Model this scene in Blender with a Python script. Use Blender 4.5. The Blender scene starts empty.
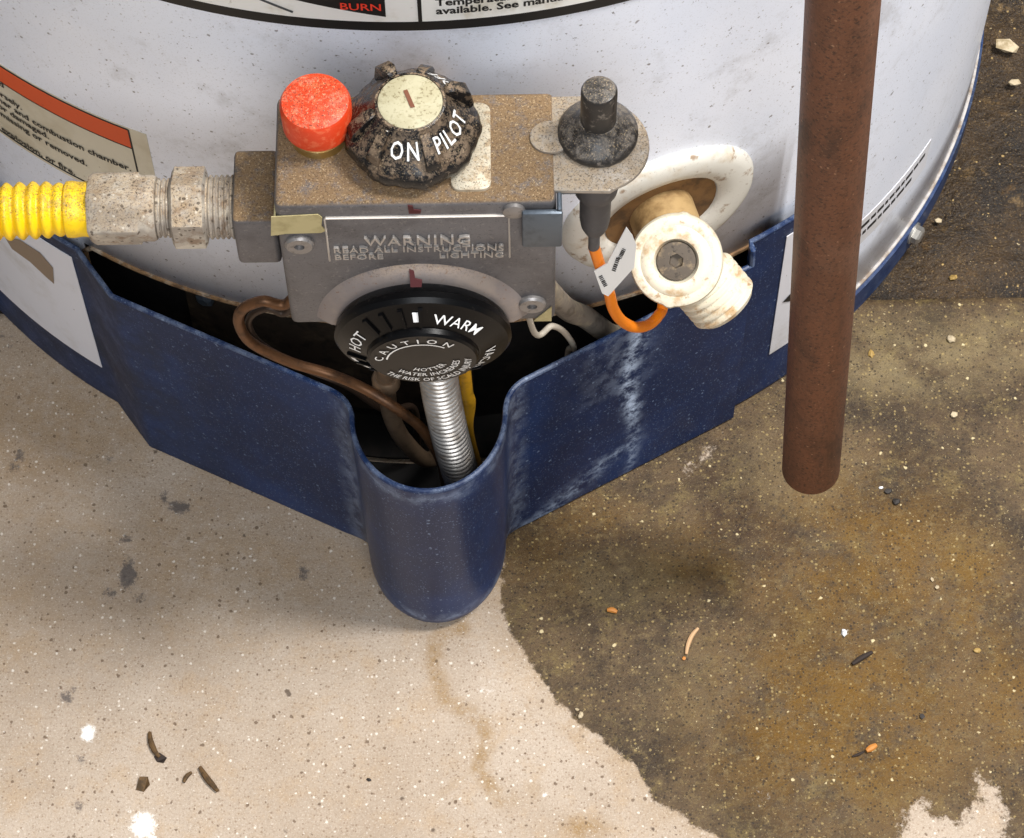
import bpy, bmesh, math, random
import numpy as np
from mathutils import Vector, Matrix
random.seed(7); RNG = np.random.default_rng(7)
S = bpy.context.scene
COL = S.collection
rad = math.radians
# ------------------------------------------------------------------ camera
F, PIT, ROLL = 2837.589, 1.084595, -0.0158447          # focal length in pixels of the 1024x838 frame, pitch, roll
CAM = Vector((0.0316444, -0.7953717, 1.0797392))
D = Vector((0, math.cos(PIT), -math.sin(PIT))); RT = Vector((1, 0, 0)); UP = RT.cross(D)
c_, s_ = math.cos(ROLL), math.sin(ROLL)
RT, UP = c_*RT + s_*UP, -s_*RT + c_*UP
cd = bpy.data.cameras.new('camera'); cam = bpy.data.objects.new('camera', cd); COL.objects.link(cam)
cd.sensor_width = 36; cd.sensor_fit = 'HORIZONTAL'; cd.lens = 36*F/1024
cd.clip_start = .02; cd.clip_end = 50
m = Matrix((RT, UP, -D)).transposed().to_4x4(); m.translation = CAM
cam.matrix_world = m
S.camera = cam
# ------------------------------------------------------------------ light
S.view_settings.view_transform = 'Standard'; S.view_settings.look = 'None'
S.view_settings.gamma = 1; S.view_settings.use_curve_mapping = False
S.view_settings.exposure = 0.0
w = bpy.data.worlds.new('world'); S.world = w; w.use_nodes = True
w.node_tree.nodes['Background'].inputs[0].default_value = (.86, .92, 1, 1)
w.node_tree.nodes['Background'].inputs[1].default_value = .27
def area(name, loc, target, size, power, col):
    l = bpy.data.lights.new(name, 'AREA'); l.shape = 'DISK'; l.size = size; l.energy = power; l.color = col
    o = bpy.data.objects.new(name, l); COL.objects.link(o); o.location = loc
    o.rotation_euler = (Vector(target)-Vector(loc)).to_track_quat('-Z', 'Y').to_euler()
    return o
area('garage_lamp', (.80, -.28, 1.80), (0, -.25, .15), .42, 53, (1, .98, .95))
area('front_fill', (.1, -1.55, 1.75), (0, -.25, .15), 1.3, 26, (.93, .96, 1))  # broad fill added from the front to brighten the heater; unseen source

# ------------------------------------------------------------------ helpers
def ray(x, y): return D + RT*((x-512)/F) - UP*((y-419)/F)
def oz(x, y, z): v = ray(x, y); return CAM + v*((z-CAM.z)/v.z)
def oy(x, y, Y): v = ray(x, y); return CAM + v*((Y-CAM.y)/v.y)
R = .25
def ot(x, y, r=R):                                     # point on the tank -> (angle, height)
    v = ray(x, y); a = v.x**2+v.y**2; b = CAM.x*v.x+CAM.y*v.y; c = CAM.x**2+CAM.y**2-r*r
    t = (-b-math.sqrt(b*b-a*c))/a; P = CAM+v*t
    return math.atan2(P.x, -P.y), P.z
def cyl(th, z, r=R): return Vector((r*math.sin(th), -r*math.cos(th), z))

def lin(c):
    if isinstance(c, str): c = tuple(int(c[i:i+2], 16)/255 for i in (0, 2, 4))
    return tuple(v/12.92 if v <= .04045 else ((v+.055)/1.055)**2.4 for v in c)+(1,)
class NT:
    def __init__(s, name):
        s.m = bpy.data.materials.new(name); s.m.use_nodes = True; s.t = s.m.node_tree; s.b = s.t.nodes['Principled BSDF']
        s.tc = s.t.nodes.new('ShaderNodeTexCoord'); s.co = s.tc.outputs['Object']
    def n(s, k): return s.t.nodes.new('ShaderNode'+k)
    def l(s, a, b): s.t.links.new(a, b)
    def noise(s, scale, detail=4, rough=.6, off=0, stretch=None, dist=0):
        co = s.co
        if off or stretch:
            mp = s.n('Mapping'); mp.inputs['Location'].default_value = (off, off*1.7, -off)
            if stretch: mp.inputs['Scale'].default_value = stretch
            s.l(co, mp.inputs[0]); co = mp.outputs[0]
        x = s.n('TexNoise'); x.inputs['Scale'].default_value = scale; x.inputs['Detail'].default_value = detail
        x.inputs['Roughness'].default_value = rough; x.inputs['Distortion'].default_value = dist
        s.l(co, x.inputs['Vector']); return x.outputs['Fac']
    def specks(s, scale, dens, size, off=0., amt=1.):
        mp = s.n('Mapping'); mp.inputs['Location'].default_value = (off, -off, off*.7); s.l(s.co, mp.inputs[0])
        nn = s.n('TexNoise'); nn.inputs['Scale'].default_value = scale*2.2; nn.inputs['Detail'].default_value = 2; s.l(mp.outputs[0], nn.inputs['Vector'])
        va = s.n('VectorMath'); va.operation = 'MULTIPLY_ADD'; s.l(nn.outputs['Color'], va.inputs[0]); va.inputs[1].default_value = (.5/scale,)*3; s.l(mp.outputs[0], va.inputs[2])
        v = s.n('TexVoronoi'); v.inputs['Scale'].default_value = scale; s.l(va.outputs[0], v.inputs['Vector'])
        c = s.n('SeparateColor'); s.l(v.outputs['Color'], c.inputs[0])
        pick = s.math('GREATER_THAN', c.outputs[0], 1-dens)
        rr = s.math('MULTIPLY', s.math('ADD', c.outputs[1], .35), size)
        ins = s.ramp(s.math('SUBTRACT', rr, v.outputs['Distance']), 0., .12, 0, amt)
        return s.math('MULTIPLY', pick, ins)
    def ramp(s, v, lo, hi, a=0., b=1.):
        x = s.n('MapRange'); x.inputs['From Min'].default_value = lo; x.inputs['From Max'].default_value = hi
        x.inputs['To Min'].default_value = a; x.inputs['To Max'].default_value = b; x.interpolation_type = 'SMOOTHSTEP'
        s.l(v, x.inputs['Value']); return x.outputs['Result']
    def math(s, op, a, b):
        x = s.n('Math'); x.operation = op
        for i, v in enumerate((a, b)):
            if isinstance(v, (int, float)): x.inputs[i].default_value = v
            else: s.l(v, x.inputs[i])
        return x.outputs[0]
    def mix(s, fac, a, b):
        x = s.n('Mix'); x.data_type = 'RGBA'
        for i, v in ((0, fac), (6, a), (7, b)):
            if isinstance(v, (int, float)): x.inputs[i].default_value = v
            elif isinstance(v, (str, tuple)): x.inputs[i].default_value = lin(v)
            else: s.l(v, x.inputs[i])
        return x.outputs[2]
    def attr(s, name):
        x = s.n('Attribute'); x.attribute_name = name; return x.outputs['Fac']
    def up(s):
        g = s.n('NewGeometry'); x = s.n('SeparateXYZ'); s.l(g.outputs['Normal'], x.inputs[0]); return x.outputs['Z']
    def bump(s, v, strength, dist=.001):
        x = s.n('Bump'); x.inputs['Strength'].default_value = strength; x.inputs['Distance'].default_value = dist
        s.l(v, x.inputs['Height']); s.l(x.outputs[0], s.b.inputs['Normal'])
    def out(s, col, rough, metal=0, spec=None):
        for k, v in (('Base Color', col), ('Roughness', rough), ('Metallic', metal)):
            if isinstance(v, (int, float)): s.b.inputs[k].default_value = v
            elif isinstance(v, (str, tuple)): s.b.inputs[k].default_value = lin(v)
            else: s.l(v, s.b.inputs[k])
        if spec is not None: s.b.inputs['Specular IOR Level'].default_value = spec
        return s.m
MATS = {}
def M(name, col, rough=.5, metal=0., layers=(), dust=None, bump=None, spec=None, specks=()):
    """layers: (colour, scale, lo, hi, amount[, stretch]); dust: (colour, amount, noise lo, hi) settled on upward faces"""
    if name in MATS: return MATS[name]
    s = NT(name); c = lin(col); cs = None
    rr = rough; mm = metal
    x = s.n('RGB'); x.outputs[0].default_value = c; cs = x.outputs[0]
    for i, L in enumerate(layers):
        fac = s.ramp(s.noise(L[1], 5, .65, i*3.1+1, L[5] if len(L) > 5 else None), L[2], L[3], 0, L[4])
        cs = s.mix(fac, cs, L[0])
    if dust:
        u = s.ramp(s.up(), .35, .85)
        nz = s.ramp(s.noise(240, 8, .8, 9.), dust[2], dust[3])
        fac = s.math('MULTIPLY', s.math('MULTIPLY', u, nz), dust[1])
        cs = s.mix(fac, cs, dust[0])
        sp = s.math('MULTIPLY', s.ramp(s.noise(1500, 4, .7, 4.), .50, .64), s.math('MULTIPLY', u, .75))
        cs = s.mix(sp, cs, '3a2c20')
        sp = s.math('MULTIPLY', s.ramp(s.noise(1900, 3, .6, 7.), .56, .68), s.math('MULTIPLY', u, .6))
        cs = s.mix(sp, cs, 'c8b18c')
        q = s.n('MapRange'); s.l(fac, q.inputs[0]); q.inputs[3].default_value = rough; q.inputs[4].default_value = .95; rr = q.outputs[0]
        if metal:
            q = s.n('MapRange'); s.l(fac, q.inputs[0]); q.inputs[3].default_value = metal; q.inputs[4].default_value = 0; mm = q.outputs[0]
    for k, q in enumerate(specks): cs = s.mix(s.specks(q[1], q[2], q[3], k*2.3+.7, q[4]), cs, q[0])
    if bump: s.bump(s.noise(bump[0], 5, .65, 2.), bump[1], bump[2] if len(bump) > 2 else .001)
    MATS[name] = s.out(cs, rr, mm, spec); return MATS[name]

def link(name, me, parent=None):
    o = bpy.data.objects.new(name, me); COL.objects.link(o)
    if parent: o.parent = parent
    return o
def root_of(o):
    while o.parent: o = o.parent
    return o
def tag(o, label=None, cat=None, group=None, kind=None):
    for k, v in (('label', label), ('category', cat), ('group', group), ('kind', kind)):
        if v: o[k] = v
    return o
def thing(name, label, cat, loc=(0, 0, 0), group=None):
    o = link(name, None); o.location = loc; o.empty_display_size = .01
    return tag(o, label, cat, group)
def part(name, bm, mat, parent=None, sharp=35, origin=None, label=None):
    """bm holds world coordinates; the part takes the base point of its thing as its origin"""
    o0 = root_of(parent).location if parent else Vector(origin or (0, 0, 0))
    bmesh.ops.translate(bm, verts=bm.verts, vec=-Vector(o0))
    bmesh.ops.recalc_face_normals(bm, faces=bm.faces)
    me = bpy.data.meshes.new(name); bm.to_mesh(me); bm.free()
    for p in me.polygons: p.use_smooth = True
    me.set_sharp_from_angle(angle=rad(sharp))
    me.materials.append(mat)
    o = link(name, me, parent)
    if not parent: o.location = o0
    if label: o['label'] = label
    return o
def BM(): return bmesh.new()
def frame(axis, hint=None):
    a = Vector(axis).normalized()
    h = Vector(hint) if hint else (Vector((0, 0, 1)) if abs(a.z) < .9 else Vector((1, 0, 0)))
    e1 = (h - a*h.dot(a)).normalized(); return e1, a.cross(e1), a
def lathe(bm, prof, org, axis=(0, 0, 1), seg=48, a0=0, a1=360, hint=None, cap0=True, cap1=True, fn=None):
    e1, e2, a = frame(axis, hint); org = Vector(org); full = abs(a1-a0) >= 359.9
    n = seg if full else seg+1; rows = []
    for i, (r, h) in enumerate(prof):
        row = []
        for k in range(n):
            t = rad(a0+(a1-a0)*k/seg); rr = fn(r, h, t, i) if fn else r
            row.append(bm.verts.new(org+a*h+(e1*math.cos(t)+e2*math.sin(t))*rr))
        rows.append(row)
    for A, B in zip(rows, rows[1:]):
        for k in range(n if full else n-1):
            j = (k+1) % n; bm.faces.new((A[k], A[j], B[j], B[k]))
    if full:
        if cap0 and prof[0][0] > 1e-6: bm.faces.new(rows[0][::-1])
        if cap1 and prof[-1][0] > 1e-6: bm.faces.new(rows[-1])
    return rows
def smooth_path(pts, n=10):
    P = [Vector(p) for p in pts]; P = [2*P[0]-P[1]]+P+[2*P[-1]-P[-2]]; out = []
    for i in range(1, len(P)-2):
        for k in range(n):
            t = k/n; a, b, c, d = P[i-1:i+3]
            out.append(.5*((2*b)+(c-a)*t+(2*a-5*b+4*c-d)*t*t+(3*b-a-3*c+d)*t**3))
    return out+[P[-2]]
def tube(bm, pts, r, seg=12, caps=True):
    """r: number or function of arc length"""
    pts = [Vector(p) for p in pts]; L = 0; T = None; rows = []
    for i, p in enumerate(pts):
        a = (pts[min(i+1, len(pts)-1)]-pts[max(i-1, 0)]).normalized()
        if i: L += (p-pts[i-1]).length
        if T is None: e1, e2, _ = frame(a)
        else: e1 = (e1-a*e1.dot(a)).normalized(); e2 = a.cross(e1)
        T = a; rr = r(L) if callable(r) else r
        rows.append([bm.verts.new(p+(e1*math.cos(2*math.pi*k/seg)+e2*math.sin(2*math.pi*k/seg))*rr) for k in range(seg)])
    for A, B in zip(rows, rows[1:]):
        for k in range(seg): j = (k+1) % seg; bm.faces.new((A[k], A[j], B[j], B[k]))
    if caps: bm.faces.new(rows[0][::-1]); bm.faces.new(rows[-1])
def resample(pts, step):
    out = [pts[0]]; acc = 0
    for a, b in zip(pts, pts[1:]):
        L = (b-a).length; t = step-acc
        while t <= L: out.append(a+(b-a)*(t/L)); t += step
        acc = (acc+L) % step if step else 0
    return out
def box(bm, lo, hi, bev=0, seg=2):
    vs = [bm.verts.new((x, y, z)) for x in (lo[0], hi[0]) for y in (lo[1], hi[1]) for z in (lo[2], hi[2])]
    fs = [bm.faces.new([vs[i] for i in q]) for q in ((0, 1, 3, 2), (4, 6, 7, 5), (0, 4, 5, 1), (2, 3, 7, 6), (0, 2, 6, 4), (1, 5, 7, 3))]
    if bev:
        es = list({e for f in fs for e in f.edges})
        bmesh.ops.bevel(bm, geom=es, offset=bev, segments=seg, profile=.5, affect='EDGES')
def prism(bm, poly, z0, z1, mp=lambda x, y, z: (x, y, z), bev=0):
    A = [bm.verts.new(mp(x, y, z0)) for x, y in poly]; B = [bm.verts.new(mp(x, y, z1)) for x, y in poly]
    bm.faces.new(A[::-1]); top = bm.faces.new(B); n = len(poly)
    for k in range(n): j = (k+1) % n; bm.faces.new((A[k], A[j], B[j], B[k]))
    if bev: bmesh.ops.bevel(bm, geom=list(top.edges), offset=bev, segments=2, profile=.5, affect='EDGES')
def round_rect(x0, x1, y0, y1, r, n=5):
    o = []
    for cx, cy, a in ((x1-r, y1-r, 0), (x0+r, y1-r, 90), (x0+r, y0+r, 180), (x1-r, y0+r, 270)):
        for k in range(n+1): t = rad(a+90*k/n); o.append((cx+r*math.cos(t), cy+r*math.sin(t)))
    return o
def hexr(r): return lambda rr, h, t, i: rr*math.cos(math.pi/6)/math.cos((t % (math.pi/3))-math.pi/6)
TXT = {}
def text(bm, s, size, mp, align='CENTER', off=0., extrude=0., space=1.):
    """letters as geometry; mp maps (x, y, height) to the world"""
    key = (s, align, off, extrude > 0, space)
    if key not in TXT:
        cu = bpy.data.curves.new('t', 'FONT'); cu.body = s; cu.size = 1; cu.align_x = align; cu.offset = off
        cu.resolution_u = 2; cu.extrude = .5 if extrude else 0; cu.space_character = space
        ob = bpy.data.objects.new('t', cu); COL.objects.link(ob)
        dg = bpy.context.evaluated_depsgraph_get(); me = bpy.data.meshes.new_from_object(ob.evaluated_get(dg))
        TXT[key] = ([tuple(v.co) for v in me.vertices], [tuple(p.vertices) for p in me.polygons])
        bpy.data.objects.remove(ob); bpy.data.curves.remove(cu); bpy.data.meshes.remove(me)
    V, Fc = TXT[key]
    vs = [bm.verts.new(mp(x*size, y*size, (z+.5)*extrude if extrude else 0)) for x, y, z in V]
    for q in Fc:
        try: bm.faces.new([vs[i] for i in q])
        except ValueError: pass
def on_tank(th0, z0, e=.0005): return lambda x, y, h: cyl(th0+x/R, z0+y, R+e+h)
def curved(bm, poly, e, thick=.0002):                  # flat sticker poly in (angle, height) laid on the tank; thin solid
    A = [bm.verts.new(cyl(t, z, R+e)) for t, z in poly]; bm.faces.new(A)
def sticker(bm, th0, th1, z0, z1, e, n=None, r=R):
    n = n or max(2, int(abs(th1-th0)/rad(1.5))); rows = []
    for k in range(n+1):
        t = th0+(th1-th0)*k/n
        rows.append([bm.verts.new(cyl(t, z, r+q)) for z, q in ((z0, 0), (z0, e), (z1, e), (z1, 0))])
    for A, B in zip(rows, rows[1:]):
        for k in range(3): bm.faces.new((A[k], B[k], B[k+1], A[k+1]))
    bm.faces.new(rows[0]); bm.faces.new(rows[-1][::-1])

# ------------------------------------------------------------------ materials
s = NT('white_enamel')
c = s.mix(s.ramp(s.noise(9, 4, .6), .35, .7), 'eceff8', 'dfe4f0')
c = s.mix(s.ramp(s.noise(28, 6, .75, 3), .52, .74, 0, .55), c, 'aaa9aa')
c = s.mix(s.ramp(s.noise(1500, 3, .6, 15), .55, .75, 0, .35), c, '9a958f')
c = s.mix(s.ramp(s.noise(420, 4, .7, 5), .655, .70, 0, .85), c, '4b4138')
c = s.mix(s.ramp(s.noise(130, 6, .75, 8), .66, .73, 0, .8), c, '6b5541')
c = s.mix(s.specks(420, .07, .26, 1., .75), c, '5a4c3f')
c = s.mix(s.specks(170, .03, .2, 2., .7), c, '54453a')
c = s.mix(s.specks(900, .12, .34, 3., .45), c, '8d857c')
s.bump(s.noise(300, 2, .5), .06, .0006)
ENAMEL = s.out(c, .34)
NAVY = None
s = NT('navy_paint')
c = s.mix(s.ramp(s.noise(14, 4, .6), .35, .7), '082044', '0d3163')
c = s.mix(s.ramp(s.noise(700, 3, .6, 2), .66, .72, 0, .6), c, '7f93ad')
c = s.mix(s.ramp(s.noise(1400, 2, .5, 5), .66, .70, 0, .45), c, '7f94b4')
c = s.mix(s.specks(420, .2, .24, 1., .6), c, '7f93b0')
c = s.mix(s.specks(900, .28, .3, 2., .5), c, '5f789c')
sc = s.math('MULTIPLY', s.attr('scuff'), s.ramp(s.noise(130, 6, .75, 6), .40, .62))
c = s.mix(sc, c, 'b4c4dc')
dd = s.math('MULTIPLY', s.attr('dusty'), s.ramp(s.noise(60, 5, .7, 7), .2, .75))
c = s.mix(dd, c, '35363d')
q = s.n('MapRange'); s.l(s.math('MAXIMUM', sc, dd), q.inputs[0]); q.inputs[3].default_value = .34; q.inputs[4].default_value = .8
s.bump(s.noise(90, 4, .6), .08, .001)
NAVY = s.out(c, q.outputs[0], 0, .24)
CAST = M('cast_grey_metal', '706e70', .5, .45, [('565354', 60, .4, .7, .7), ('98938f', 500, .58, .7, .5), ('35312f', 1300, .56, .7, .6)], ('7f6546', .95, .3, .52), (700, .25, .0006))
GALV = M('dusty_galvanised', 'a39a8f', .6, .35, [('cfc6b6', 90, .4, .65, .8), ('7e6248', 200, .5, .68, .75), ('5e5650', 420, .62, .72, .6)], ('a88d69', .6, .3, .6), (600, .3, .0006), None, [('4a3d31', 650, .34, .36, .75), ('ddd3c1', 700, .2, .3, .6)])
STEEL = M('bracket_steel', 'aaa39a', .45, .6, [('7d6e5e', 150, .5, .7, .6)], ('a58c69', .6, .35, .6), (500, .15, .0005))
DSTEEL = M('dark_grey_steel', '5d6670', .42, .5, [('444a50', 200, .5, .7, .6)], None, (300, .08, .0005))
BLACK = M('black_plastic', '060607', .28, 0, [('37332f', 900, .62, .72, .5)], None, None, .2)
BLACKD = M('dusty_black_plastic', '111113', .25, 0, [('7a6550', 130, .55, .61, .5), ('8d7a66', 900, .6, .68, .5)], ('8c765f', .85, .495, .55), (500, .3, .0006))
IGN = M('black_speckled_plastic', '2a2827', .28, 0, [('7d746a', 420, .56, .68, .7)], ('8e857b', .75, .42, .62), (500, .15, .0004))
GREYP = M('grey_rubber', '504e4f', .6, 0, [('6b6866', 200, .5, .7, .5)])
CREAMP = M('cream_dial_face', 'b9b08f', .6, 0, [('74633c', 900, .52, .64, .8), ('cfc8a9', 150, .4, .6, .5)])
RED = M('red_plastic', 'd9401a', .42, 0, [('e8774f', 400, .48, .66, .6)], ('e3a083', .4, .5, .64))
BRASS = M('brass', 'b99a5c', .35, .8, [('e4d3a0', 150, .4, .7, .6)])
YELLOW = M('yellow_coating', 'f2c60a', .42, 0, [('c79a10', 300, .55, .72, .6)], ('8a6a3c', .75, .45, .65), (300, .1, .0005))
WPLAST = M('aged_white_plastic', 'd3cab4', .5, 0, [('a97f45', 90, .50, .66, .7), ('8a6232', 220, .58, .70, .7), ('6e5434', 900, .6, .72, .5)], None, (300, .12, .0006))
OPLAST = M('escutcheon_plastic', 'd0ccc2', .45, 0, [('a98d62', 50, .5, .68, .6), ('7d5a30', 130, .58, .68, .75), ('6e6258', 900, .6, .72, .5)])
RUST = M('rusty_edge', '8a6a48', .85, .1, [('4a3524', 300, .45, .65, .9), ('c9bda9', 150, .5, .7, .6)])
PIPE = M('rusty_brown_pipe', '6e452f', .58, .1, [('7d4e34', 90, .42, .65, .6, (1, 1, .4)), ('38231a', 60, .5, .72, .7, (1, 1, .5)), ('85604c', 22, .52, .75, .55), ('2a1810', 800, .50, .64, .65), ('9a7458', 1000, .58, .68, .6)], None, (700, .3, .0006), None, [('b08a6c', 420, .16, .22, .7), ('24140d', 600, .3, .34, .6)])
COPPER = M('brown_copper_tube', '6e4c31', .45, .6, [('3f2d20', 160, .45, .7, .8)])
ALU = M('aluminium_tube', 'b5b0aa', .36, .85, [('7d6e5d', 120, .46, .68, .7)])
DULL = M('dull_brass_tube', '86705a', .5, .6, [('5b4939', 150, .45, .7, .7)])
SOOT_SHADE = M('soot_shade_metal', '1c1a19', .8, .2, [('37302a', 60, .45, .7, .8)])  # soot of the chamber; also the painted darkness of the added shield plate
BROWNP = M('dirty_chamber_plate', '45392d', .7, .3, [('75644d', 50, .5, .75, .8), ('241e19', 120, .45, .65, .7)])
WHITEPRINT = M('white_print', 'f1f1ef', .5)
BLACKPRINT = M('black_print', '151312', .6)
LABELW = M('label_white', 'efece5', .5, 0, [('c3b596', 45, .5, .75, .7), ('8f7b5c', 200, .66, .76, .6)])
LABELC = M('label_cream', 'd3cbb6', .55, 0, [('b9ad92', 40, .4, .7, .7), ('83714f', 240, .64, .75, .7)])
LABELB = M('label_bluish_white', 'dcdce2', .5, 0, [('b9b4ad', 30, .5, .75, .6), ('6e6257', 330, .69, .74, .8)])
ORANGEP = M('orange_print', 'd4501a', .5, 0, [('a8380f', 300, .6, .74, .6)])
BURNRED = M('burn_red_print', 'e8402a', .5)
DIRTP = M('brown_smear', '8d7a66', .8)
TAPE = M('masking_tape', 'b9ab7d', .7, 0, [('8f8054', 120, .45, .7, .6)])
MAROON = M('maroon_paint_mark', '4a1518', .7)
ORANGEW = M('orange_wire', 'f5860f', .4, 0, [('d96d08', 200, .5, .7, .5)])
PAPER = M('tag_paper', 'f0efec', .6)
SCREW = M('dull_screw', '8e8a88', .4, .6, [('5c5755', 400, .5, .68, .6)])
BOLTM = M('zinc_bolt', 'c4c0b8', .35, .8)
WIREW = M('grey_white_wire', 'a39a8c', .6)
SOCKET = M('dark_socket', '5c5247', .7, .3, [('8c7a60', 300, .5, .66, .8), ('2a241e', 500, .55, .66, .8)])

# ------------------------------------------------------------------ floor
def axis_pts(lo, hi, flo, fhi, step, coarse):
    a = list(np.linspace(lo, flo, coarse, endpoint=False)); b = list(np.arange(flo, fhi, step)); c = list(np.linspace(fhi, hi, coarse+1))
    return np.array(a+b+c)
def seg_dist(X, Y, poly, closed):
    d = np.full(X.shape, 9e9); n = len(poly); ins = np.zeros(X.shape, bool)
    for i in range(n if closed else n-1):
        (x0, y0), (x1, y1) = poly[i], poly[(i+1) % n]
        ex, ey = x1-x0, y1-y0; t = np.clip(((X-x0)*ex+(Y-y0)*ey)/(ex*ex+ey*ey+1e-12), 0, 1)
        d = np.minimum(d, np.hypot(X-x0-t*ex, Y-y0-t*ey))
        if closed: ins ^= ((y0 > Y) != (y1 > Y)) & (X < (x1-x0)*(Y-y0)/(y1-y0+1e-12)+x0)
    return np.where(ins, -d, d) if closed else d
def wpoly(px): return [tuple(oz(x, y, 0)[:2]) for x, y in px]
def grid_floor(name, xs, ys, mat, attrs, zf, z0, zbot):
    X, Y = np.meshgrid(xs, ys); ny, nx = X.shape
    Z = z0+zf(X, Y)
    V = np.stack([X, Y, Z], -1).reshape(-1, 3)
    i = np.arange(nx*ny).reshape(ny, nx)
    Fq = np.stack([i[:-1, :-1], i[:-1, 1:], i[1:, 1:], i[1:, :-1]], -1).reshape(-1, 4).tolist()
    b = len(V); x0, x1, y0, y1 = xs[0], xs[-1], ys[0], ys[-1]
    V = V.tolist(); rim = list(i[0, :])+list(i[1:, -1])+list(i[-1, -2::-1])+list(i[-2:0:-1, 0])
    V += [(V[k][0], V[k][1], zbot) for k in rim]; n = len(rim)
    for k in range(n): j = (k+1) % n; Fq.append((int(rim[j]), int(rim[k]), b+k, b+j))
    me = bpy.data.meshes.new(name); me.from_pydata(V, [], Fq); me.update()
    for p in me.polygons: p.use_smooth = True
    me.set_sharp_from_angle(angle=rad(40))
    for k, fn in attrs.items():
        a = me.attributes.new(k, 'FLOAT', 'POINT'); v = np.zeros(len(V), np.float32); v[:b] = fn(X, Y).reshape(-1)
        a.data.foreach_set('value', v)
    me.materials.append(mat); o = link(name, me); o['kind'] = 'structure'; return o
WET = wpoly([(500, 520), (503, 560), (501, 600), (508, 628), (530, 662), (552, 694), (577, 721), (606, 742), (634, 765), (655, 800), (690, 822), (728, 842), (790, 900), (1400, 900), (1400, 200), (880, 250), (700, 330), (560, 420)])
ISLE = wpoly([(900, 845), (906, 812), (922, 800), (935, 818), (962, 822), (980, 800), (974, 780), (992, 786), (1004, 806), (1006, 845)])
PALE = wpoly([(672, 470), (690, 450), (724, 425), (738, 418), (735, 440), (712, 470), (690, 482)])
def a_wet(X, Y):
    w = np.clip(.5-seg_dist(X, Y, WET, True)/.010, 0, 1)
    i = np.clip(.5-seg_dist(X, Y, ISLE, True)/.022, 0, 1)
    p = np.clip(.5-seg_dist(X, Y, PALE, True)/.016, 0, 1)*.56
    return w*(1-i)*(1-p)
def blobs(lst):
    def fn(X, Y):
        o = np.zeros(X.shape)
        for x, y, rx, ry, a in lst:
            p = oz(x, y, 0); k = 1/2450.
            d = np.hypot((X-p.x)/(rx*k), (Y-p.y)/(ry*k*1.15)); o = np.maximum(o, a*np.clip(1.5-d, 0, 1))
        return o
    return fn
a_white = blobs([(88, 733, 9, 10, 1), (143, 826, 14, 14, 1), (488, 687, 15, 14, .5), (26, 575, 9, 9, .45), (10, 660, 8, 8, .4), (845, 633, 5, 5, .8), (762, 797, 14, 12, .42), (60, 705, 4, 4, .6),
                 (130, 810, 5, 5, .7), (152, 838, 7, 7, .8), (545, 795, 4, 3, .8), (290, 815, 3, 2, .8), (560, 800, 22, 12, .3)])
a_scuff = blobs([(128, 575, 11, 18, 1), (108, 595, 7, 10, .8), (140, 598, 10, 6, .7), (178, 507, 14, 8, 1), (164, 495, 5, 9, .8), (20, 456, 6, 7, 1), (13, 468, 8, 8, .8), (303, 573, 8, 8, .9),
                 (124, 540, 10, 5, .9), (66, 700, 9, 10, .7), (72, 690, 6, 6, .7), (150, 655, 14, 4, .5), (78, 806, 9, 7, .7), (82, 760, 7, 7, .6), (108, 462, 8, 8, .5), (0, 340, 30, 12, .5)])
CRACK = wpoly([(462, 628), (436, 640), (433, 668), (446, 700), (468, 712), (482, 725), (487, 742), (478, 770), (500, 800)])
CR2 = wpoly([(487, 742), (470, 770), (440, 795)])
def a_tan(X, Y):
    d = seg_dist(X, Y, CRACK, False); o = np.clip(1.4-d/.0035, 0, 1)*.85
    o = np.maximum(o, np.clip(1.4-seg_dist(X, Y, CR2, False)/.002, 0, 1)*.3)
    edge = np.abs(seg_dist(X, Y, WET, True)); o = np.maximum(o, np.clip(1-edge/.012, 0, 1)*.4)
    return np.maximum(o, blobs([(585, 828, 22, 10, .9), (510, 800, 10, 8, .5), (535, 790, 9, 9, .35), (40, 430, 120, 80, .5), (200, 560, 140, 70, .42), (20, 600, 60, 60, .3), (300, 590, 40, 20, .4)])(X, Y))
a_gold = blobs([(860, 560, 110, 90, .8), (840, 720, 130, 90, .9), (960, 590, 60, 60, .8), (560, 560, 60, 40, .35), (1010, 700, 40, 80, .7), (700, 560, 60, 40, .5), (590, 520, 50, 24, .5)])
a_rust = blobs([(735, 515, 30, 34, 1), (770, 545, 34, 26, .6), (720, 480, 30, 20, .7), (662, 610, 10, 6, .6), (940, 400, 50, 20, .3), (610, 540, 30, 18, .5)])
a_lite = blobs([(905, 360, 90, 38, .55), (1000, 345, 60, 26, .55), (690, 690, 40, 40, .15), (620, 580, 60, 24, .3), (800, 470, 60, 40, .3)])
s = NT('concrete')
c = s.mix(s.ramp(s.noise(14, 5, .65), .3, .7), 'b9a998', 'a79582')
c = s.mix(s.ramp(s.noise(50, 7, .75, 2), .46, .68, 0, .6), c, 'b0977a')
c = s.mix(s.math('MULTIPLY', s.attr('tan'), s.ramp(s.noise(120, 6, .75, 11), .3, .6)), c, '94774f')
c = s.mix(s.ramp(s.noise(900, 6, .8, 4), .48, .66, 0, .55), c, '836d58')
c = s.mix(s.ramp(s.noise(1300, 4, .7, 24), .54, .70, 0, .5), c, 'e6dccd')
c = s.mix(s.ramp(s.noise(330, 6, .8, 6), .62, .68, 0, .85), c, '5f4c3a')
c = s.mix(s.ramp(s.noise(60, 8, .85, 46), .58, .68, 0, .5), c, '8d7252')
c = s.mix(s.ramp(s.noise(400, 6, .8, 16), .635, .68, 0, .8), c, 'ece5da')
c = s.mix(s.specks(850, .34, .36, 1., .6), c, '7d6650')
c = s.mix(s.specks(420, .16, .30, 2., .75), c, '5e4a38')
c = s.mix(s.specks(560, .16, .30, 3., .7), c, 'e6ddd0')
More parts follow.
